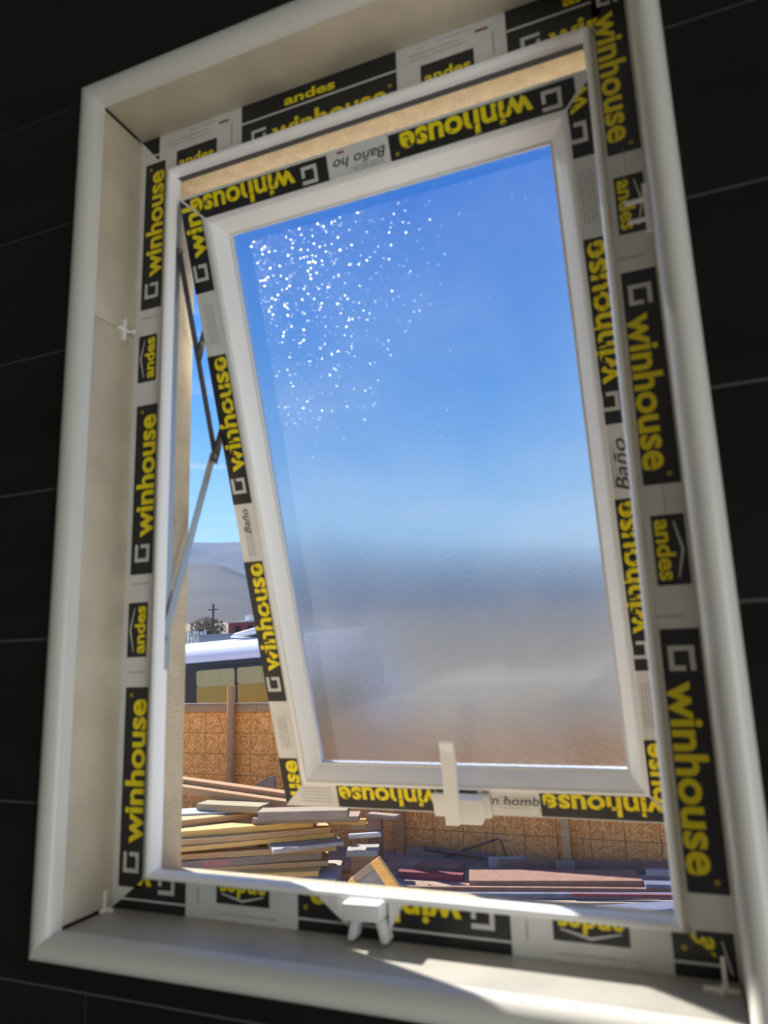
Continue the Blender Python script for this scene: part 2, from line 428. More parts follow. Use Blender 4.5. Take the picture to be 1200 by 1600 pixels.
# ================================================================== WINDOW FRAME
AL, AR, AT, AB = .0463, .0340, .0574, .0310
FY = .080
def fr(o): return (AL + o, OW - AR - o, AB + o, OH - AT - o)
RO = (-.0115, .6160, -.0115, .9375)
RB = (.0475, .5815, .030, .8670)
fprof = [(*RO, FY), (*fr(0), FY), (*fr(.0025), FY - .0085), (*fr(.0035), FY - .0098), (*fr(.0050), FY - .0102), (*fr(.0075), FY - .0088), (*fr(.0096), FY - .0050), (*fr(.0098), FY + .003), (*RB, FY + .003), (*RB, FY + .0190), (*RO, FY + .0190)]
window = tag(empty('window_1', (.3, .09, -.0115)), 'white plastic window frame with black and yellow printed film', 'window frame', kind='structure')
bars = [mesh('frame_bar', v, f, M['film'], window, smooth=30) for v, f in rails(fprof, lambda x, z, d: (x, d, z))]
for b_ in bars: b_.data.materials.append(M['pvc'])      # the upstand is bare plastic, the flat face carries film
for b_ in bars:
    off = origin_of(b_)
    for p in b_.data.polygons:
        ys = [(b_.data.vertices[i].co + off).y for i in p.vertices]
        if len(p.vertices) == 4 and (min(ys) < FY - .0005 or min(ys) > FY + .002): p.material_index = 1

fyt = FY
FL = Face((0, fyt, 0), (0, 0, 1), (-1, 0, 0), bars[0])            # reads upward, tops to the left
for z in (.0217, .3530, .6840): brand_label(FL, z, -.0385, M['yellow_ink'])
for z in (.2596, .5880): andes_label(FL, z, -.034, M['yellow_ink'])
for z in (.342, .243, .672): FL.lines('fine_print', [((z, -.035), (z, -.010))], M['fine_print'], .0006)

FR = Face((0, fyt, 0), (0, 0, -1), (1, 0, 0), bars[1], [(Vector((.6035, fyt, -.001)), Vector((-1, 0, -1)).normalized())])            # reads downward, tops to the right
for z in (.9255, .5955, .2655): brand_label(FR, -z, .5722, M['yellow_ink'])
for z in (.6955, .3630, .0335): andes_label(FR, -z, .5750, M['yellow_ink'])
for z in (.276, .610): FR.lines('fine_print', [((-z, .571), (-z, .593))], M['fine_print'], .0006)
FR.lines('film_seam', [((-.395, .588), (-.366, .588)), ((-.727, .587), (-.70, .587))], M['fine_print'], .0004)

# top bar: two printed rows, upright
def keep_top(): 
    return [(Vector((0, fyt, .8620)), Vector((0, 0, -1))), (Vector((0, fyt, .926)), Vector((-1, 0, -.806)).normalized()), (Vector((.6045, fyt, .926)), Vector((1, 0, -.60)).normalized())]
FT = Face((0, fyt, 0), (1, 0, 0), (0, 0, 1), bars[2], keep_top())
for x in (-.177, .1535, .4842):
    brand_label(FT, x, .8610, M['yellow_ink'], width=.0385)
    FT.quad('black_label', x, x + .205, .9022, .930, M['black_ink'])
    FT.text('series_lettering', 'andes', x + .060, x + .128, .9065, .0095, M['yellow_ink'])
for x in (.0560, .3869):
    FT.quad('black_label', x, x + .061, .868, .8955, M['black_ink'])
    FT.text('series_lettering', 'andes', x + .004, x + .057, .8705, .0105, M['yellow_ink'])
    fine_print(FT, x - .012, x + .05, .903, .915, 2, 3); fine_print(FT, x + .02, x + .06, .917, .924, 1, 5)
    FT.quad('red_print', x + .064, x + .078, .9135, .9165, M['red_print'])
    FT.lines('fine_print', [((x + .083, .878), (x + .083, .908))], M['fine_print'], .0007)

# bottom bar: upside down rows
def keep_bot():
    return [(Vector((0, fyt, .0395)), Vector((0, 0, 1))), (Vector((0, fyt, 0)), Vector((-1, 0, 1.31)).normalized()), (Vector((.6030, fyt, 0)), Vector((1, 0, 1)).normalized())]
FB = Face((0, fyt, 0), (-1, 0, 0), (0, 0, -1), bars[3], keep_bot())
for x in (.0940, .4288, .7620):
    brand_label(FB, -x, -.0430, M['yellow_ink'], width=.0320)
    FB.quad('black_label', -x, -x + .205, -.0090, .004, M['black_ink'])
for x in (.1922, .5255):
    FB.quad('black_label', -x, -x + .061, -.0400, -.0155, M['black_ink'])
    FB.text('series_lettering', 'andes', -x + .004, -x + .057, -.0375, .0115, M['yellow_ink'])
    FB.put('chevron_mark', [(-x + .006, -.0243), (-x + .0305, -.0180), (-x + .055, -.0243), (-x + .055, -.0254), (-x + .0305, -.0203), (-x + .006, -.0254)], [(0, 5, 4, 1), (1, 4, 3, 2)], M['logo_ink'], .0006)
    fine_print(FB, -x - .008, -x + .06, -.008, -.004, 1, 8)
    FB.lines('fine_print', [((-x + .083, -.028), (-x + .083, -.013))], M['fine_print'], .0007)
# dark strips that paint in the shade of the rebate
box('rebate_shade_strip', .050, .572, .0860, .0985, .8655, .8669, M['rebate_shade'], window)
box('rebate_shade_strip', .0476, .0488, .0840, .0890, .032, .865, M['rebate_shade'], window)

# latch keeper on the bottom bar
prism('latch_keeper', [(.2815, .0205), (.3175, .0215), (.3175, .0362), (.2815, .0352)], .0555, .0795, M['pvc'], window, bevel=.0018, smooth=40)
for x0, x1, dx in ((.2870, .2935, -.004), (.3110, .3165, .005)):
    prism('keeper_foot', [(x0 + dx, .003), (x1 + dx, .003), (x1, .020), (x0, .020)], .062, .0795, M['pvc'], window, bevel=.0012, smooth=40)
prism('keeper_fin', [(.2790, .0345), (.2790, .0105), (.2470, .0345)], .0725, .0795, M['pvc'], window)
prism('keeper_fin', [(.3200, .0105), (.3200, .0350), (.3340, .0350)], .0725, .0795, M['pvc'], window)

# ================================================================== SASH (pushed out at the foot)
SX0, SX1, SY, SZ, STH, SL = .0583, .5696, .0838, .8286, .332, .8193
sd = Vector((0, math.sin(STH), -math.cos(STH)))        # down the sash
sn = Vector((0, -math.cos(STH), -math.sin(STH)))       # towards the room
def S(x, l, h=0): return Vector((x, SY, SZ)) + sd * l + sn * h
sash = tag(empty('window_sash', S((SX0 + SX1) / 2, SL, -.02)), 'white awning sash with frosted glass, propped open at its foot', 'window sash')
def sr(o): return (SX0 + o, SX1 - o, o, SL - o)
sprof = [(*sr(0), 0), (*sr(.0315), 0), (*sr(.0325), .0012), (*sr(.0360), .0012), (*sr(.0385), -.0010), (*sr(.0490), -.0130), (*sr(.0525), -.0185), (*sr(.0525), -.0300), (*sr(.0480), -.0400), (*sr(0), -.0400)]
srails = [mesh('sash_rail', v, f, M['film'], sash, smooth=30) for v, f in rails(sprof, lambda x, z, d: S(x, z, d))]
for o in srails:
    o.data.materials.append(M['pvc'])
    off = origin_of(o)
    for p in o.data.polygons:
        c = p.center + off
        h = (c - S(0, 0)).dot(sn)
        if len(p.vertices) == 4 and abs(h) > .0004: p.material_index = 1
# z-index 2 in rails() is l = SL - o  -> bottom rail, 3 -> top rail
s_left, s_right, s_bot, s_top = srails
gx0, gx1, gl0, gl1 = SX0 + .0505, SX1 - .0505, .0505, SL - .0505
gv = [S(x, l, h) for h in (-.0205, -.0245) for x, l in ((gx0, gl0), (gx1, gl0), (gx1, gl1), (gx0, gl1))]
pane = mesh('glass_pane', gv, [(0, 1, 2, 3), (7, 6, 5, 4), (0, 4, 5, 1), (1, 5, 6, 2), (2, 6, 7, 3), (3, 7, 4, 0)], [M['obscure'], M['glass_out']], sash)
for p in pane.data.polygons: p.material_index = 0 if p.normal.dot(sn) > .9 else 1
gi = rails([(gx0 - .003, gx1 + .003, gl0 - .003, gl1 + .003, -.0170), (gx0 + .0042, gx1 - .0042, gl0 + .0042, gl1 - .0042, -.0178), (gx0 + .0045, gx1 - .0045, gl0 + .0045, gl1 - .0045, -.0203), (gx0 - .003, gx1 + .003, gl0 - .003, gl1 + .003, -.0203)], lambda x, z, d: S(x, z, d))
for v, f in gi: mesh('glazing_bead', v, f, M['handle'], sash)

dx, dl_ = Vector((1, 0, 0)), sd
e = .0010
mT = [(S(SX0 + e, -e), -dx + dl_), (S(SX1 - e, -e), dx + dl_)]
mB = [(S(SX0 + e, SL + e), -dx - dl_), (S(SX1 - e, SL + e), dx - dl_)]
mL = [(S(SX0 - e, e), dx - dl_), (S(SX0 - e, SL - e), dx + dl_)]
mR = [(S(SX1 + e, e), -dx - dl_), (S(SX1 + e, SL - e), -dx + dl_)]
def face_s(u, v, parent, clips): return Face(S(0, 0), u, v, parent, clips)
Y_ = M['yellow_worn']
ST = face_s(-dx, sd, s_top, mT)                # upside down
for x in (.2655, .5480): brand_label(ST, -x, .0035, Y_)
ST.text('handwriting', 'Baño ho', -.3385, -.2730, .0120, .0085, M['pen'], shear=.25, weight=.004)
fine_print(ST, -.335, -.295, .024, .031, 3, 11); ST.quad('red_print', -.288, -.279, .0040, .0065, M['red_print'])
SLf = face_s(-sd, -dx, s_left, mL)             # reads upward
for l in (.1196, .3950, .6680, .9450): brand_label(SLf, -l, -.0865, Y_, width=.0285, length=.195)
fine_print(SLf, -.185, -.135, -.081, -.066, 4, 21); fine_print(SLf, -.735, -.690, -.081, -.066, 4, 22)
fine_print(SLf, -.466, -.434, -.080, -.068, 4, 25)
SLf.text('handwriting', 'Baño', -.4345, -.402, -.078, .0075, M['pen'], shear=.25, weight=.004)
SRf = face_s(-sd, -dx, s_right, mR)
for l in (.0825, .3600, .6370, .9140): brand_label(SRf, -l, -.5598, Y_, width=.0258, length=.195); SRf.quad('black_label', -l, -l + .195, -.5685, -.5598, M['black_ink'])
fine_print(SRf, -.150, -.095, -.556, -.541, 4, 31); fine_print(SRf, -.705, -.650, -.556, -.541, 4, 32)
SRf.text('handwriting', 'Baño', -.4330, -.3760, -.556, .0110, M['pen'], shear=.25, weight=.004)
fine_print(SRf, -.430, -.380, -.545, -.538, 2, 33)
SBf = face_s(-dx, sd, s_bot, mB)
brand_label(SBf, -.3340, SL - .0325, Y_, length=.195); brand_label(SBf, -.6060, SL - .0325, Y_, length=.195)
fine_print(SBf, -.130, -.085, SL - .029, SL - .006, 5, 41)
SBf.quad('red_print', -.350, -.341, SL - .0325, SL - .0300, M['red_print'])
SBu = face_s(dx, -sd, s_bot, mB)
SBu.text('handwriting', 'in homb', .347, .410, -(SL - .0150), .0085, M['pen'], shear=.2, weight=.004)
fine_print(SBu, .360, .400, -(SL - .009), -(SL - .027), 4, 43)

# sash handle: base plate, body and upright lever
hm = Matrix(((1, sn.x, -sd.x, S(0, 0).x), (0, sn.y, -sd.y, S(0, 0).y), (0, sn.z, -sd.z, S(0, 0).z), (0, 0, 0, 1)))
def hpart(name, poly, h0, h1, bevel, parent): return prism(name, [(x, -l) for x, l in poly], h0, h1, M['handle'], parent, mtx=hm, bevel=bevel, smooth=40)
hroot = hpart('handle', [(.2760, SL + .001), (.2760, .7905), (.3500, .7905), (.3500, SL + .001)], .0004, .0075, .0015, sash)
hpart('handle_body', [(.2960, SL + .004), (.2905, .8060), (.2990, .7880), (.3430, .7900), (.3440, SL - .004), (.3400, SL + .004)], .0060, .0190, .0030, hroot)
lv = bmesh.new()
prof_l = [(.822, .010), (.822, .0245), (.760, .0265), (.722, .0300), (.708, .0360), (.704, .0350), (.715, .0270), (.735, .0225), (.780, .0195), (.800, .012)]
A_ = [lv.verts.new(S(.2945 + (0.0115) * (1 - (l - .704) / .118), l, h)) for l, h in prof_l]; B_ = [lv.verts.new(S(.3125 + (0.0115) * (1 - (l - .704) / .118), l, h)) for l, h in prof_l]
lv.faces.new(A_); lv.faces.new(B_[::-1])
for i in range(len(A_)): lv.faces.new((A_[i], A_[(i + 1) % len(A_)], B_[(i + 1) % len(A_)], B_[i]))
bmesh.ops.bevel(lv, geom=[e_ for e_ in lv.edges], offset=.0016, segments=2, profile=.6, affect='EDGES')
bm_obj('lever', lv, M['handle'], hroot, 40)

# ================================================================== FRICTION STAYS
def flat_bar(name, p, q, w, x0, x1, m, parent):
    p = Vector((0, *p)); q = Vector((0, *q)); d = (q - p).normalized(); n = Vector((0, -d.z, d.y)) * w / 2
    vs = [Vector((x, 0, 0)) + c for x in (x0, x1) for c in (p + n, p - n, q - n, q + n)]
    return mesh(name, vs, [(0, 1, 2, 3), (7, 6, 5, 4), (0, 4, 5, 1), (1, 5, 6, 2), (2, 6, 7, 3), (3, 7, 4, 0)], m, parent)
def rivet(p, x0, x1, r, m, parent):
    return tube('rivet', [(x0, *p), (x1, *p)], r, m, parent, 10)
def stay(xa, s, label):
    root = tag(empty('friction_stay', (xa, .09, .245)), label, 'window stay', 'friction stays on both sides of the sash')
    X = lambda a: xa + s * a
    flat_bar('track', (.0935, .245), (.0935, .83), .013, X(-.0050), X(-.0035), M['stay_steel'], root)
    flat_bar('sash_arm', (.0915, .765), (.1755, .515), .0095, X(-.0005), X(.0010), M['stay_dark'], root)
    flat_bar('link_arm', (.1465, .6740), (.1345, .6340), .011, X(.0012), X(.0027), M['stay_dark'], root)
    flat_bar('link_arm', (.1935, .5640), (.1700, .5050), .0135, X(.0012), X(.0027), M['stay_dark'], root)
    flat_bar('support_arm', (.1735, .5160), (.0850, .2750), .0105, X(-.0022), X(-.0007), M['stay_steel'], root)
    flat_bar('slider', (.0880, .2900), (.0880, .2480), .011, X(-.0034), X(-.0022), M['stay_steel'], root)
    for p in ((.0930, .762), (.1400, .655), (.1720, .512), (.0880, .278), (.1880, .548)): rivet(p, X(-.003), X(.0035), .0032, M['stay_steel'], root)
stay(.0535, 1, 'steel scissor stay seen in the gap left of the sash')
stay(.5765, -1, 'steel scissor stay hidden behind the right edge of the window frame')

# ================================================================== TILE SPACERS
def spacer(name, c, ax1, ax2, axn, l1, l2, w, h, label, lugs=()):
    a, b, n = Vector(ax1), Vector(ax2), Vector(axn); c = Vector(c); bm = bmesh.new()
    mt = Matrix(((a.x, b.x, n.x, c.x), (a.y, b.y, n.y, c.y), (a.z, b.z, n.z, c.z), (0, 0, 0, 1)))
    add_box(bm, -l1, l1, -w, w, 0, h, mt, .0006); add_box(bm, -w, w, -l2, l2, 0, h * .98, mt, .0006)
    for (p, q, r) in lugs: add_box(bm, p - w, p + w, q - w, q + w, 0, r, mt, .0006)
    tag(bm_obj('tile_spacer', bm, M['spacer'], None, 40), label, 'tile spacer')
spacer('tile_spacer', (0, .0575, .6500), (0, 1, 0), (0, 0, 1), (1, 0, 0), .0105, .0135, .0017, .005, 'white plus-shaped tile spacer stuck in the left lining joint', [(.009, 0, .012)])
spacer('tile_spacer', (.0030, .0660, .0002), (0, 1, 0), (1, 0, 0), (0, 0, 1), .0070, .0100, .0016, .004, 'white tile spacer standing in the left corner of the sill', [(0, -.001, .020)])
spacer('tile_spacer', (.5890, .0560, .0002), (1, 0, 0), (0, 1, 0), (0, 0, 1), .0125, .0060, .0016, .004, 'white tile spacer standing in the right corner of the sill', [(.003, .002, .024)])
spacer('tile_spacer', (.6045, .030, .6260), (0, 0, 1), (0, 1, 0), (-1, 0, 0), .0230, .0050, .0016, .006, 'white tile spacer with prongs in the right lining joint', [(-.009, .003, .020), (.010, .003, .022)])

# ================================================================== OUTDOORS: the yard
def wood(name, a, b, scale=3.0):
    return mat(name, a, .75, var=b, scale=scale, detail=6, stretch=(1.2, 14, 14), p0=.3, p1=.7, bump=.25)
M['w_tan'] = wood('tan_lumber', (.68, .42, .19), (.48, .29, .13))
M['w_yellow'] = wood('yellow_lumber', (.90, .54, .16), (.74, .42, .12))
M['w_grey'] = wood('weathered_lumber', (.38, .29, .21), (.25, .19, .14))
M['w_red'] = wood('red_brown_lumber', (.52, .28, .13), (.37, .21, .10))
M['w_green'] = wood('mossy_lumber', (.42, .34, .20), (.28, .23, .14))
M['s_grey'] = mat('grey_board', (.42, .39, .36), .6, var=(.32, .30, .28), scale=5, detail=6)
M['purple'] = mat('purple_primer', (.30, .18, .13), .6, var=(.23, .14, .10), scale=8, detail=6)
M['maroon'] = mat('maroon_paint', (.25, .065, .08), .55, var=(.17, .05, .06), scale=9, detail=6)
M['blue'] = mat('blue_paint', (.16, .30, .62), .5, var=(.24, .36, .60), scale=6)
M['pale_blue'] = mat('pale_blue_steel', (.17, .19, .27), .5, var=(.12, .14, .20), scale=6, detail=6)
M['rust'] = mat('rusty_steel', (.20, .12, .085), .8, var=(.11, .07, .055), scale=30)
M['galv'] = mat('galvanised_steel', (.60, .63, .66), .45, metal=.2)
M['spray_red'] = mat('red_spray_paint', (.62, .18, .16), .7, var=(.45, .25, .2), scale=20)
M['yard'] = mat('dusty_ground', (.64, .53, .40), .95, var=(.50, .41, .31), scale=1.6, detail=9, bump=.4, bscale=12)

def osb():
    m = bpy.data.materials.new('strand_board'); m.use_nodes = True; nt = m.node_tree; b = nt.nodes['Principled BSDF']; b.inputs['Roughness'].default_value = .7
    N = nt.nodes.new; L = nt.links.new
    tc = N('ShaderNodeTexCoord')
    def layer(cells, seed):
        mp = N('ShaderNodeMapping'); mp.inputs['Location'].default_value = (seed, 0, seed * 1.7); L(tc.outputs['Object'], mp.inputs[0])
        dn = N('ShaderNodeTexNoise'); dn.inputs['Scale'].default_value = 9; L(mp.outputs[0], dn.inputs['Vector'])
        ad = N('ShaderNodeVectorMath'); ad.operation = 'MULTIPLY_ADD'; ad.inputs[1].default_value = (.12, .12, .12); L(dn.outputs['Color'], ad.inputs[0]); L(mp.outputs[0], ad.inputs[2])
        vo = N('ShaderNodeTexVoronoi'); vo.inputs['Scale'].default_value = cells; L(ad.outputs[0], vo.inputs['Vector'])
        sx = N('ShaderNodeSeparateColor'); L(vo.outputs['Color'], sx.inputs[0])
        an = N('ShaderNodeMath'); an.operation = 'MULTIPLY'; an.inputs[1].default_value = 3.1416; L(sx.outputs[0], an.inputs[0])
        vr = N('ShaderNodeVectorRotate'); vr.rotation_type = 'AXIS_ANGLE'; vr.inputs['Axis'].default_value = (0, 1, 0); L(mp.outputs[0], vr.inputs['Vector']); L(an.outputs[0], vr.inputs['Angle'])
        m3 = N('ShaderNodeMapping'); m3.inputs['Scale'].default_value = (6, 6, 42); L(vr.outputs[0], m3.inputs[0])
        n = N('ShaderNodeTexNoise'); n.inputs['Scale'].default_value = 1.0; n.inputs['Detail'].default_value = 3; L(m3.outputs[0], n.inputs['Vector']); return n
    a = layer(6.5, 3.1); c = layer(8.0, 7.7)
    mx = N('ShaderNodeMath'); mx.operation = 'MAXIMUM'; L(a.outputs['Fac'], mx.inputs[0]); L(c.outputs['Fac'], mx.inputs[1])
    r = N('ShaderNodeValToRGB'); r.color_ramp.elements[0].position = .44; r.color_ramp.elements[0].color = (.60, .20, .035, 1)
    r.color_ramp.elements[1].position = .72; r.color_ramp.elements[1].color = (1.0, .64, .27, 1)
    e_ = r.color_ramp.elements.new(.56); e_.color = (.95, .40, .09, 1)
    L(mx.outputs[0], r.inputs[0])
    # dirt splashed up from the ground: large grey-brown stain low on the board
    sp = N('ShaderNodeSeparateXYZ'); L(tc.outputs['Object'], sp.inputs[0])
    big = N('ShaderNodeTexNoise'); big.inputs['Scale'].default_value = 1.3; big.inputs['Detail'].default_value = 5; L(tc.outputs['Object'], big.inputs['Vector'])
    mr = N('ShaderNodeMapRange'); mr.inputs['From Min'].default_value = .62; mr.inputs['From Max'].default_value = .05; L(sp.outputs['Z'], mr.inputs[0])
    ml = N('ShaderNodeMath'); ml.operation = 'MULTIPLY'; L(mr.outputs[0], ml.inputs[0]); L(big.outputs['Fac'], ml.inputs[1])
    m1 = N('ShaderNodeMixRGB'); m1.inputs['Color2'].default_value = (.38, .27, .16, 1); L(ml.outputs[0], m1.inputs['Fac']); L(r.outputs[0], m1.inputs['Color1'])
    # printed stud lines
    def ln(sock, period, off):
        ad = N('ShaderNodeMath'); ad.operation = 'ADD'; ad.inputs[1].default_value = off; L(sock, ad.inputs[0])
        md = N('ShaderNodeMath'); md.operation = 'PINGPONG'; md.inputs[1].default_value = period / 2; L(ad.outputs[0], md.inputs[0])
        lt = N('ShaderNodeMath'); lt.operation = 'LESS_THAN'; lt.inputs[1].default_value = .0055; L(md.outputs[0], lt.inputs[0]); return lt
    l1 = ln(sp.outputs['X'], .4067, 10.0); l2 = ln(sp.outputs['Z'], .305, 10.07)
    mxx = N('ShaderNodeMath'); mxx.operation = 'MAXIMUM'; L(l1.outputs[0], mxx.inputs[0]); L(l2.outputs[0], mxx.inputs[1])
    f_ = N('ShaderNodeMath'); f_.operation = 'MULTIPLY'; f_.inputs[1].default_value = .65; L(mxx.outputs[0], f_.inputs[0])
    m2 = N('ShaderNodeMixRGB'); m2.inputs['Color2'].default_value = (.12, .05, .02, 1); L(f_.outputs[0], m2.inputs['Fac']); L(m1.outputs[0], m2.inputs['Color1'])
    L(m2.outputs[0], b.inputs['Base Color'])
    return m
M['osb'] = osb()

ground = tag(box('ground', -30, 24, .155, 18, GZ - .2, GZ, M['yard']), 'dusty ground of the yard outside', kind='structure')

M['soil'] = mat('dark_trodden_soil', (.42, .31, .21), .95, var=(.28, .20, .14), scale=3, detail=8)
tag(box('soil_strip', -12, 8, 7.02, 9.098, GZ - .01, GZ + .004, M['soil']), 'dark trodden soil along the foot of the fence', kind='structure')
# strand board fence: sheets, cap rail, posts
fence = tag(empty('board_fence', (-2.5, 9.1, GZ)), 'orange strand board fence of upright sheets across the yard', 'fence')
FX0 = -5.11
for k in range(-4, 7):
    x = FX0 + k * 1.22
    box('board_sheet', x + .0008, x + 1.2192, 9.10, 9.115, GZ, -.375 + (.012 if k % 2 else 0), M['osb'], fence)
for k in range(-4, 7):
    x = FX0 + k * 1.22
    box('cap_rail', x - .30, x + .915, 9.06, 9.13, -.375 + .013, -.335, M['w_grey'], fence)
    box('top_rail', x - .30, x + .915, 9.055, 9.098, -.47, -.365, M['w_red'], fence)
tube('round_post', [(-5.83, 9.00, GZ), (-5.83, 9.00, -.062)], .062, M['w_red'], fence, 14)
box('stud', -3.21, -3.09, 8.99, 9.098, GZ, -.475, M['w_red'], fence)
box('stud', -1.01, -.91, 8.99, 9.098, GZ, -.475, M['w_tan'], fence)

# boards and bars: (top front edge from a to b, top height, thickness, width behind it)
def board(name, label, cat, a, b, z, th, depth, m, ext=0.0, slope=0.0, extra=None):
    a = Vector(a); b = Vector(b); d = (b - a).normalized(); a = a - d * ext
    n = Vector((-d.y, d.x)); Lg = (b - a).length
    bm = bmesh.new(); add_box(bm, 0, Lg, 0, depth, -th, 0, None, min(.004, th * .12))
    me = bpy.data.meshes.new(name); bmesh.ops.recalc_face_normals(bm, faces=bm.faces); bm.to_mesh(me); bm.free(); me.materials.append(m)
    o = bpy.data.objects.new(name, me); COL.objects.link(o)
    o.location = (a.x, a.y, z); o.rotation_euler = (0, slope, math.atan2(d.y, d.x))
    tag(o, label, cat, 'lumber and scrap stacked along the fence')
    return o
B = board
# left stack, from the top down
B('wooden_beam', 'red-brown beam lying across the top of the lumber stack', 'board', (-5.84, 7.90), (-4.20, 7.90), -1.196, .082, .16, M['w_red'], .8, .080)
B('wooden_beam', 'split brown beam in front on top of the lumber stack', 'board', (-5.73, 7.74), (-4.10, 7.74), -1.262, .096, .15, M['w_red'], .8, .080)
B('wooden_board', 'mossy wide board just under the top beams', 'board', (-5.30, 7.45), (-4.38, 7.45), -1.468, .080, .26, M['w_green'])
B('metal_strip', 'thin grey metal sheet between the upper planks', 'sheet', (-5.34, 7.26), (-4.37, 7.75), -1.553, .022, .35, M['galv'], 1.0)
B('wooden_board', 'short tan board left of the grey-brown plank', 'board', (-5.18, 7.04), (-4.54, 7.67), -1.577, .068, .30, M['w_tan'], 1.0)
B('wooden_board', 'grey offcut with a slanted end wedged under the short tan board', 'board', (-5.31, 7.22), (-4.83, 7.58), -1.652, .060, .22, M['w_grey'], 1.0)
B('wooden_board', 'grey-brown plank with nail holes ending under the sash', 'board', (-4.20, 7.13), (-3.20, 7.47), -1.460, .097, .26, M['w_grey'])
B('wooden_board', 'thin dark batten below the grey-brown plank', 'board', (-4.40, 7.333), (-3.18, 7.74), -1.580, .066, .30, M['w_grey'])
B('wooden_board', 'bright yellow board, the yellowest of the stack', 'board', (-5.02, 6.84), (-3.76, 7.68), -1.650, .072, .30, M['w_yellow'], 1.2)
B('wooden_board', 'long tan board directly under the yellow one', 'board', (-4.96, 6.77), (-3.57, 7.76), -1.724, .068, .30, M['w_tan'], 1.2)
B('wooden_board', 'tan board with a grey end, third under the yellow one', 'board', (-4.94, 6.74), (-3.53, 7.79), -1.794, .052, .34, M['w_yellow'], 1.2)
B('wooden_board', 'short grey board with an angled end mid stack', 'board', (-5.05, 6.89), (-4.32, 7.33), -1.848, .050, .16, M['w_grey'], 1.2)
B('wooden_board', 'blue-grey board showing its top and pointed end', 'board', (-3.97, 7.10), (-3.34, 7.66), -1.850, .046, .40, M['s_grey'])
B('wooden_board', 'thin tan board in the lower half of the stack', 'board', (-5.01, 6.83), (-3.45, 7.68), -1.900, .066, .40, M['w_tan'], 1.2)
nb = B('wooden_board', 'thick grey board with red spray paint on its edge', 'board', (-4.98, 6.80), (-3.61, 7.61), -1.968, .086, .42, M['w_grey'], 1.2)
pm = bmesh.new(); add_box(pm, 1.42, 1.72, -.0015, .001, -.075, -.015)
pme = bpy.data.meshes.new('paint_mark'); pm.to_mesh(pme); pm.free(); pme.materials.append(M['spray_red'])
po = bpy.data.objects.new('paint_mark', pme); COL.objects.link(po); po.parent = nb
B('wooden_board', 'rough-edged chipboard strip under the spray-painted board', 'board', (-5.00, 6.83), (-3.51, 7.58), -2.056, .056, .42, M['w_tan'], 1.2)
B('wooden_board', 'narrow yellow batten near the bottom of the stack', 'board', (-4.57, 6.94), (-3.53, 7.36), -2.114, .058, .42, M['w_yellow'], 1.6)
B('board_slab', 'wide grey slab at the bottom of the lumber stack', 'board', (-4.88, 6.82), (-3.31, 7.38), -2.174, .126, .75, M['s_grey'], 1.6)
B('wooden_board', 'grey slab end behind the stack by the small wooden frame', 'board', (-3.38, 7.80), (-3.02, 7.91), -1.990, .070, .30, M['s_grey'])
B('wooden_board', 'small tan board end left of the purple post', 'board', (-3.62, 7.87), (-3.20, 7.96), -1.673, .050, .12, M['w_yellow'])
B('wooden_board', 'grey batten end beside the purple post', 'board', (-3.20, 8.04), (-2.80, 7.98), -1.608, .047, .12, M['w_grey'])
B('wooden_board', 'lowest tan board end left of the purple post', 'board', (-3.42, 7.98), (-3.21, 8.04), -1.735, .055, .14, M['w_green'])
B('wooden_block', 'dark block propping up the grey slab end by the purple post', 'block', (-3.34, 7.84), (-3.06, 7.925), -2.062, .234, .22, M['w_red'])
lb = prism('wooden_board', [(-5.28, -1.50), (-4.80, -1.50), (-4.82, -1.30), (-4.90, -1.30)], 8.55, 8.60, M['w_grey'])
tag(lb, 'pale offcut leaning on the fence behind the top beam', 'board', 'lumber and scrap stacked along the fence')
# purple post with a steel bar
tag(box('steel_post', -3.34, -3.15, 8.36, 8.42, GZ, -1.30, M['purple']), 'flat purple-brown steel post standing beside the lumber stack', 'post')
tag(tube('steel_bar', [(-3.52, 8.18, -1.925), (-3.13, 8.31, -1.905)], .034, M['galv'], None, 12), 'short shiny steel tube sticking out across the purple post', 'pipe')
# small wooden frame with glass, leaning
fm = Matrix(((-.810, -.10, -.586, -2.194), (0, .99, -.10, 6.0), (-.586, 0, .810, -1.537), (0, 0, 0, 1)))
sf = tag(empty('wooden_casement', (-1.95, 6.0, GZ)), 'small tan wooden frame with glass leaning beside the lumber stack', 'casement')
for nme, (x0, x1, z0, z1), mm in (('frame_side', (0, .095, -.70, 0), 'w_yellow'), ('frame_side', (.325, .385, -.70, 0), 'w_yellow'), ('frame_end', (.095, .325, -.055, 0), 'w_grey'), ('frame_bar', (.095, .325, -.29, -.23), 'w_tan'), ('frame_end', (.095, .325, -.70, -.64), 'w_tan')):
    box(nme, x0, x1, -.03, .03, z0, z1, M[mm], sf, mtx=fm)
M['dull_glass'] = mat('dusty_glass', (.16, .17, .19), .25, var=(.24, .24, .26), scale=8)
for z0, z1 in ((-.23, -.055), (-.64, -.29)): box('glass_pane', .095, .325, -.004, .004, z0, z1, M['dull_glass'], sf, mtx=fm)

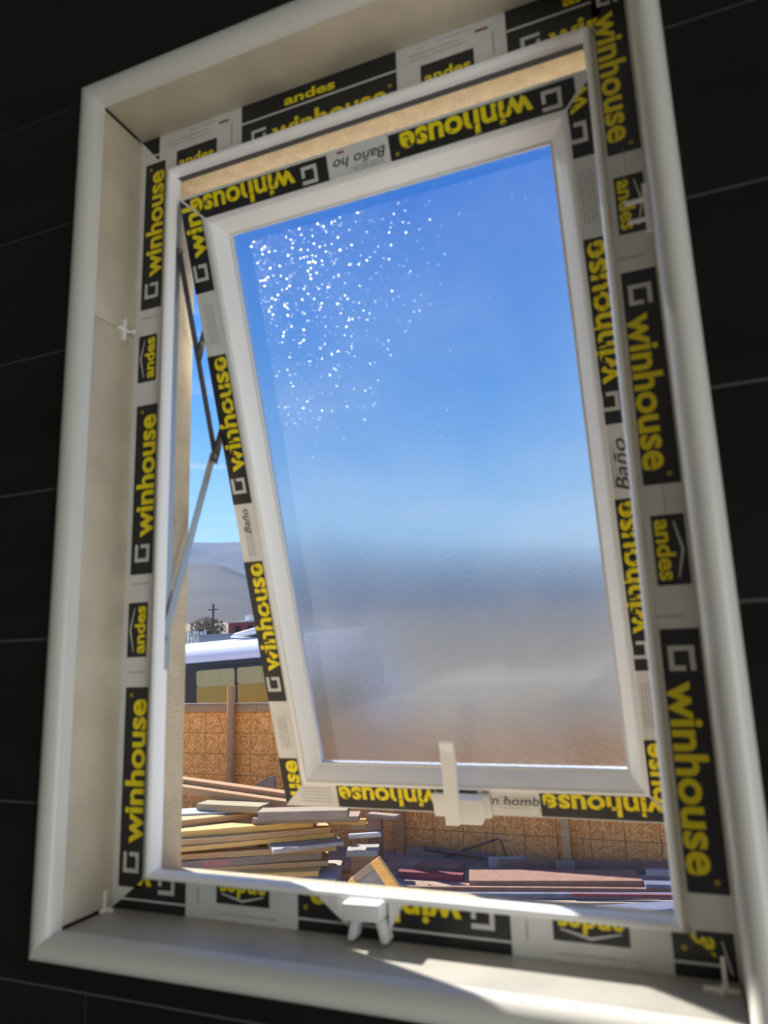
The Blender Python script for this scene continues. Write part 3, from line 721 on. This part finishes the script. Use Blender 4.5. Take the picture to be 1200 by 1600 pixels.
# right side scrap
B('wooden_board', 'weathered kick board at the foot of the fence', 'board', (-3.05, 8.93), (-1.90, 8.93), -2.20, .10, .05, M['w_grey'])
tag(tube('rusty_rod', [(-2.68, 8.62, -2.115), (-1.90, 8.68, -2.18)], [.030, .030], M['rust'], None, 10), 'rusty pipe with a dark end lying above the scrap', 'pipe')
tag(tube('rusty_rod', [(-2.48, 8.85, -2.26), (-1.78, 8.92, -2.014)], .013, M['rust'], None, 8), 'thin rusty rod rising to the right behind the pipe', 'rod')
tag(tube('rusty_rod', [(-1.755, 8.895, -2.016), (-1.66, 8.86, -2.24)], .013, M['rust'], None, 8), 'thin rusty rod falling to the grey block', 'rod')
B('steel_offcut', 'brown steel offcut left of the long beam', 'offcut', (-2.68, 8.30), (-2.11, 8.32), -2.215, .085, .20, M['purple'])
B('steel_channel', 'short maroon channel with chipped paint', 'channel', (-2.80, 7.97), (-2.01, 8.03), -2.222, .078, .10, M['maroon'])
B('steel_bar', 'long dark bar running in front of the purple beam', 'bar', (-2.45, 7.36), (.22, 8.02), -2.192, .050, .05, M['purple'], .3)
B('steel_bar', 'long pale blue steel bar across the scrap', 'bar', (-2.35, 7.18), (.28, 7.90), -2.203, .047, .06, M['pale_blue'], .3)
B('steel_bar', 'bright blue end piece at the left of the pale blue bar', 'bar', (-2.36, 7.14), (-1.90, 7.265), -2.206, .047, .03, M['blue'], .2)
B('steel_beam', 'big purple-brown box beam, the largest of the scrap', 'beam', (-1.81, 7.60), (-.03, 8.09), -2.151, .140, .42, M['purple'])
B('steel_block', 'small grey block beside the fence foot', 'block', (-1.85, 8.62), (-1.40, 8.74), -2.175, .120, .08, M['s_grey'])
B('wooden_board', 'long purplish board along the fence foot at the right', 'board', (-1.70, 8.57), (.60, 9.03), -2.172, .120, .04, M['purple'])
B('wooden_block', 'tan block in front of the right fence stud', 'block', (-1.04, 8.62), (-.82, 8.68), -2.160, .120, .06, M['w_grey'])
B('steel_bar', 'upper grey bar right of the purple beam', 'bar', (-.01, 8.28), (.60, 8.34), -2.097, .055, .10, M['s_grey'])
B('steel_bar', 'lower pale bar right of the purple beam', 'bar', (.00, 7.96), (.60, 8.08), -2.148, .042, .14, M['pale_blue'])
B('steel_bar', 'thin maroon strip behind the pale blue bar', 'bar', (-.70, 7.50), (.40, 7.77), -2.165, .026, .03, M['maroon'])
B('wooden_board', 'grey plank in front of the pale blue bar', 'board', (-1.73, 7.10), (.60, 7.78), -2.222, .050, .09, M['w_grey'], .3)
B('steel_bar', 'maroon bar in front of the grey plank', 'bar', (-1.38, 6.98), (-.45, 7.22), -2.232, .050, .07, M['maroon'], .3)
B('steel_plank', 'wide blue-grey scaffold plank at the lower right', 'plank', (-.39, 6.91), (.60, 7.40), -2.140, .084, .22, M['pale_blue'])
B('steel_bar', 'bright blue strip in front of the blue-grey plank', 'bar', (-.09, 6.80), (.60, 7.12), -2.204, .030, .04, M['blue'])

# ================================================================== BUS behind the fence
M['bus_white'] = mat('white_bus_paint', (.86, .87, .90), .25)
M['bus_black'] = mat('black_rubber_trim', (.025, .028, .035), .5)
M['bus_glass'] = mat('tinted_glass_over_curtain', (.42, .43, .20), .12, var=(.34, .36, .17), scale=6, stretch=(9, 1, .5))
M['bus_curtain'] = mat('olive_lower_curtain', (.36, .30, .06), .3, var=(.28, .24, .05), scale=6, stretch=(9, 1, .5))
M['tyre'] = mat('tyre_rubber', (.02, .02, .02), .8)
bus = tag(empty('bus', (-8.5, 12.9, GZ)), 'white bus with tinted side windows parked behind the fence', 'bus')
bx0, bx1, by0, by1 = -12.4, -4.7, 11.6, 14.1
bt = Matrix.Translation((-7.8, 11.6, .36)) @ Matrix.Rotation(math.radians(-2.3), 4, 'Y') @ Matrix.Rotation(math.radians(-3), 4, 'Z') @ Matrix.Translation((7.8, -11.6, -.36))
prof = [(by0, GZ + .45), (by0, .36), (by0 + .05, .52), (by0 + .22, .68), (by0 + .60, .76), (by0 + 1.25, .79), (by1 - .60, .76), (by1 - .22, .68), (by1 - .05, .52), (by1, .36), (by1, GZ + .45)]
bv = [bt @ Vector((x, y, z)) for x in (bx0, bx1) for y, z in prof]; n = len(prof)
mesh('body', bv, [(i, (i + 1) % n, n + (i + 1) % n, n + i) for i in range(n)] + [tuple(range(n)), tuple(range(2 * n - 1, n - 1, -1))], M['bus_white'], bus, smooth=30)
def rounded(x0, x1, z0, z1, r, k=5):
    P = []
    for cx, cz, a0 in ((x1 - r, z1 - r, 0), (x0 + r, z1 - r, 90), (x0 + r, z0 + r, 180), (x1 - r, z0 + r, 270)):
        for i in range(k + 1):
            a = math.radians(a0 + 90 * i / k); P.append((cx + r * math.cos(a), cz + r * math.sin(a)))
    return P
box('window_band', bx0 + .3, bx1 + .4, by0 - .012, by0 + .01, -.66, .325, M['bus_black'], bus, mtx=bt)
for i in range(-1, 2):
    x = -8.46 + i * 2.06 - (.35 if i < 0 else 0)
    rim = prism('window_frame', rounded(x, x + 2.0, -.62, .21, .14), by0 - .035, by0 - .011, M['bus_black'], bus, mtx=bt)
    for j in (0, 1):
        xa = x + .055 + j * .99
        prism('window_glass', rounded(xa, xa + (.93 if j == 0 else .90), -.15, .165, .06), by0 - .042, by0 - .034, M['bus_glass'], rim, mtx=bt)
        prism('window_glass', rounded(xa, xa + (.93 if j == 0 else .90), -.57, -.15, .03), by0 - .042, by0 - .034, M['bus_curtain'], rim, mtx=bt)
prism('roof_hatch', [(-7.92, .79), (-7.80, .86), (-7.10, .965), (-6.6, .965), (-6.5, .86), (-7.6, .80)], 12.0, 13.2, M['bus_white'], bus, mtx=bt, bevel=.02, smooth=40)
for x in (-11.0, -6.2):
    for y in (by0 + .02, by1 - .30): tube('wheel', [bt @ Vector((x, y, GZ + .48)), bt @ Vector((x, y + .28, GZ + .48))], .48, M['tyre'], bus, 24)
box('bumper', bx0 - .12, bx0, by0 + .1, by1 - .1, GZ + .45, GZ + .8, M['bus_black'], bus, mtx=bt)

# ================================================================== FAR GROUND AND MOUNTAINS
M['hill'] = mat('dry_hillside', (.24, .18, .12), .95, var=(.12, .11, .08), scale=.03, detail=8)
M['mountain'] = mat('mountain_slope', (.045, .036, .030), .95, var=(.012, .018, .020), scale=.016, detail=9)
from mathutils import noise as mn
def terrain(name, x0, x1, nx, y0, y1, ny, fz, m, label):
    vs = []
    for j in range(ny + 1):
        for i in range(nx + 1):
            x = x0 + (x1 - x0) * i / nx; y = y0 + (y1 - y0) * j / ny; vs.append((x, y, fz(x, y)))
    fs = [(j * (nx + 1) + i, j * (nx + 1) + i + 1, (j + 1) * (nx + 1) + i + 1, (j + 1) * (nx + 1) + i) for j in range(ny) for i in range(nx)]
    me = bpy.data.meshes.new(name); me.from_pydata(vs, [], fs); me.materials.append(m); me.shade_smooth()
    o = bpy.data.objects.new(name, me); COL.objects.link(o); return tag(o, label, kind='structure')
def nz(x, y, s, k=5): return mn.fractal(Vector((x * s, y * s, 1.7)), 1.0, 2.0, k)
terrain('far_ground', -700, 500, 60, 17.5, 300, 40, lambda x, y: GZ + .085 * (y - 17.5) + 1.2 * nz(x, y, .02) * min(1, (y - 17.5) / 40), M['hill'], 'dry ground rising behind the bus')
def lerp(pts, x):
    if x <= pts[0][0]: return pts[0][1]
    for (a, b), (c, d) in zip(pts, pts[1:]):
        if x <= c: return b + (d - b) * (x - a) / (c - a)
    return pts[-1][1]
spur = [(-700, 95), (-430, 84), (-350, 78), (-312, 74), (-284, 62), (-262, 52), (-200, 40), (-100, 44), (60, 36), (400, 30)]
terrain('foothill', -800, 500, 110, 230, 460, 36, lambda x, y: 12 + (lerp(spur, x * 450 / max(y, 230)) - 12) * max(0, min(1, (y - 230) / 215)) ** 1.25 + 4.0 * nz(x, y, .012) * min(1, (y - 230) / 80) * (1 if y < 440 else .25), M['mountain'], 'lower mountain spur')
ridge = [(-1300, 170), (-700, 168), (-612, 166), (-560, 161), (-515, 159), (-400, 152), (-250, 128), (-93, 112), (150, 104), (600, 100)]
terrain('mountain', -1400, 800, 120, 455, 820, 36, lambda x, y: 20 + (lerp(ridge, x * 800 / y) - 20) * max(0, min(1, (y - 455) / 345)) ** 1.1 + 9.0 * nz(x, y, .008) * min(1, (y - 455) / 100) * (1 if y < 770 else .15), M['mountain'], 'blue mountain ridge on the horizon')

# small far things
M['brick_red'] = mat('red_painted_wall', (.34, .10, .09), .8)
M['tin'] = mat('grey_tin_roof', (.42, .45, .50), .6)
M['white_wall'] = mat('white_wall', (.72, .70, .66), .8)
M['pole'] = mat('dark_pole_wood', (.10, .085, .075), .9)
M['twig'] = mat('brown_leafless_crown', (.26, .20, .14), .95, var=(.17, .14, .10), scale=3)
pole = tag(empty('utility_pole', (-31.6, 45, -.3)), 'dark utility pole beyond the bus roof', 'utility pole')
tube('pole', [(-31.64, 45, -.3), (-31.64, 45, 4.75)], .075, M['pole'], pole, 8)
box('cross_arm', -32.1, -31.2, 44.94, 45.06, 4.30, 4.36, M['pole'], pole)
tr = tag(empty('tree', (-39.3, 55, .5)), 'brown bare round tree beside the utility pole', 'tree')
tube('trunk', [(-39.3, 55, .5), (-39.2, 55, 3.0)], .16, M['pole'], tr, 8)
tb = bmesh.new(); rnd = random.Random(4)
for i in range(1500):
    d = Vector((rnd.gauss(0, 1), rnd.gauss(0, 1), rnd.gauss(0, 1))).normalized() * (rnd.random() ** .4)
    c = Vector((-39.3 + d.x * 1.7, 55 + d.y * 1.6, 3.3 + d.z * 1.25)); a = Vector((rnd.uniform(-1, 1), rnd.uniform(-1, 1), rnd.uniform(-.2, 1))).normalized() * .28; w = a.orthogonal().normalized() * .05
    tb.faces.new([tb.verts.new(c - w), tb.verts.new(c + w), tb.verts.new(c + a)])
tag(bm_obj('twigs', tb, M['twig'], tr), kind='stuff')
hs = tag(empty('house', (-45.4, 71, 2.0)), 'small red house with a pale flat roof on the slope', 'house')
box('wall', -47.2, -42.5, 70, 73, 1.8, 4.9, M['brick_red'], hs); box('roof', -47.4, -42.3, 69.8, 73.2, 4.9, 5.05, M['white_wall'], hs)
for x in (-46.3, -44.6): box('window', x, x + .7, 69.96, 70.0, 3.7, 4.5, M['bus_black'], hs)
box('water_tank', -45.6, -44.9, 71, 71.8, 5.05, 5.75, M['white_wall'], hs)
sh = tag(empty('shed', (-28.6, 41, -.3)), 'grey tin shed behind the left end of the bus roof', 'shed')
box('wall', -29.2, -26.9, 40, 42, -.35, 2.15, M['tin'], sh); box('roof', -29.3, -26.8, 39.9, 42.1, 2.15, 2.25, M['tin'], sh)
pf = tag(empty('picket_fence', (-30, 41, -.3)), 'low white picket wall left of the tin shed', 'fence')
box('rail', -31.4, -29.25, 41.00, 41.05, 1.9, 2.0, M['white_wall'], pf)
for i in range(7): box('picket', -31.4 + i * .31, -31.22 + i * .31, 40.95, 41.0, -.3, 2.62 - .05 * (i % 3), M['white_wall'], pf)

# thin haze hanging between the yard and the mountains
hz = bmesh.new(); add_box(hz, -1500, 900, 110, 850, -10, 210)
M['haze'] = bpy.data.materials.new('valley_haze'); M['haze'].use_nodes = True
hn = M['haze'].node_tree; hn.nodes.clear(); ho = hn.nodes.new('ShaderNodeOutputMaterial'); hv = hn.nodes.new('ShaderNodeVolumeScatter')
hv.inputs['Color'].default_value = (.16, .42, 1.0, 1); hv.inputs['Density'].default_value = .00045; hv.inputs['Anisotropy'].default_value = .0
hn.links.new(hv.outputs[0], ho.inputs['Volume'])
tag(bm_obj('haze', hz, M['haze']), 'thin blue haze in front of the mountains', 'haze', kind='stuff')
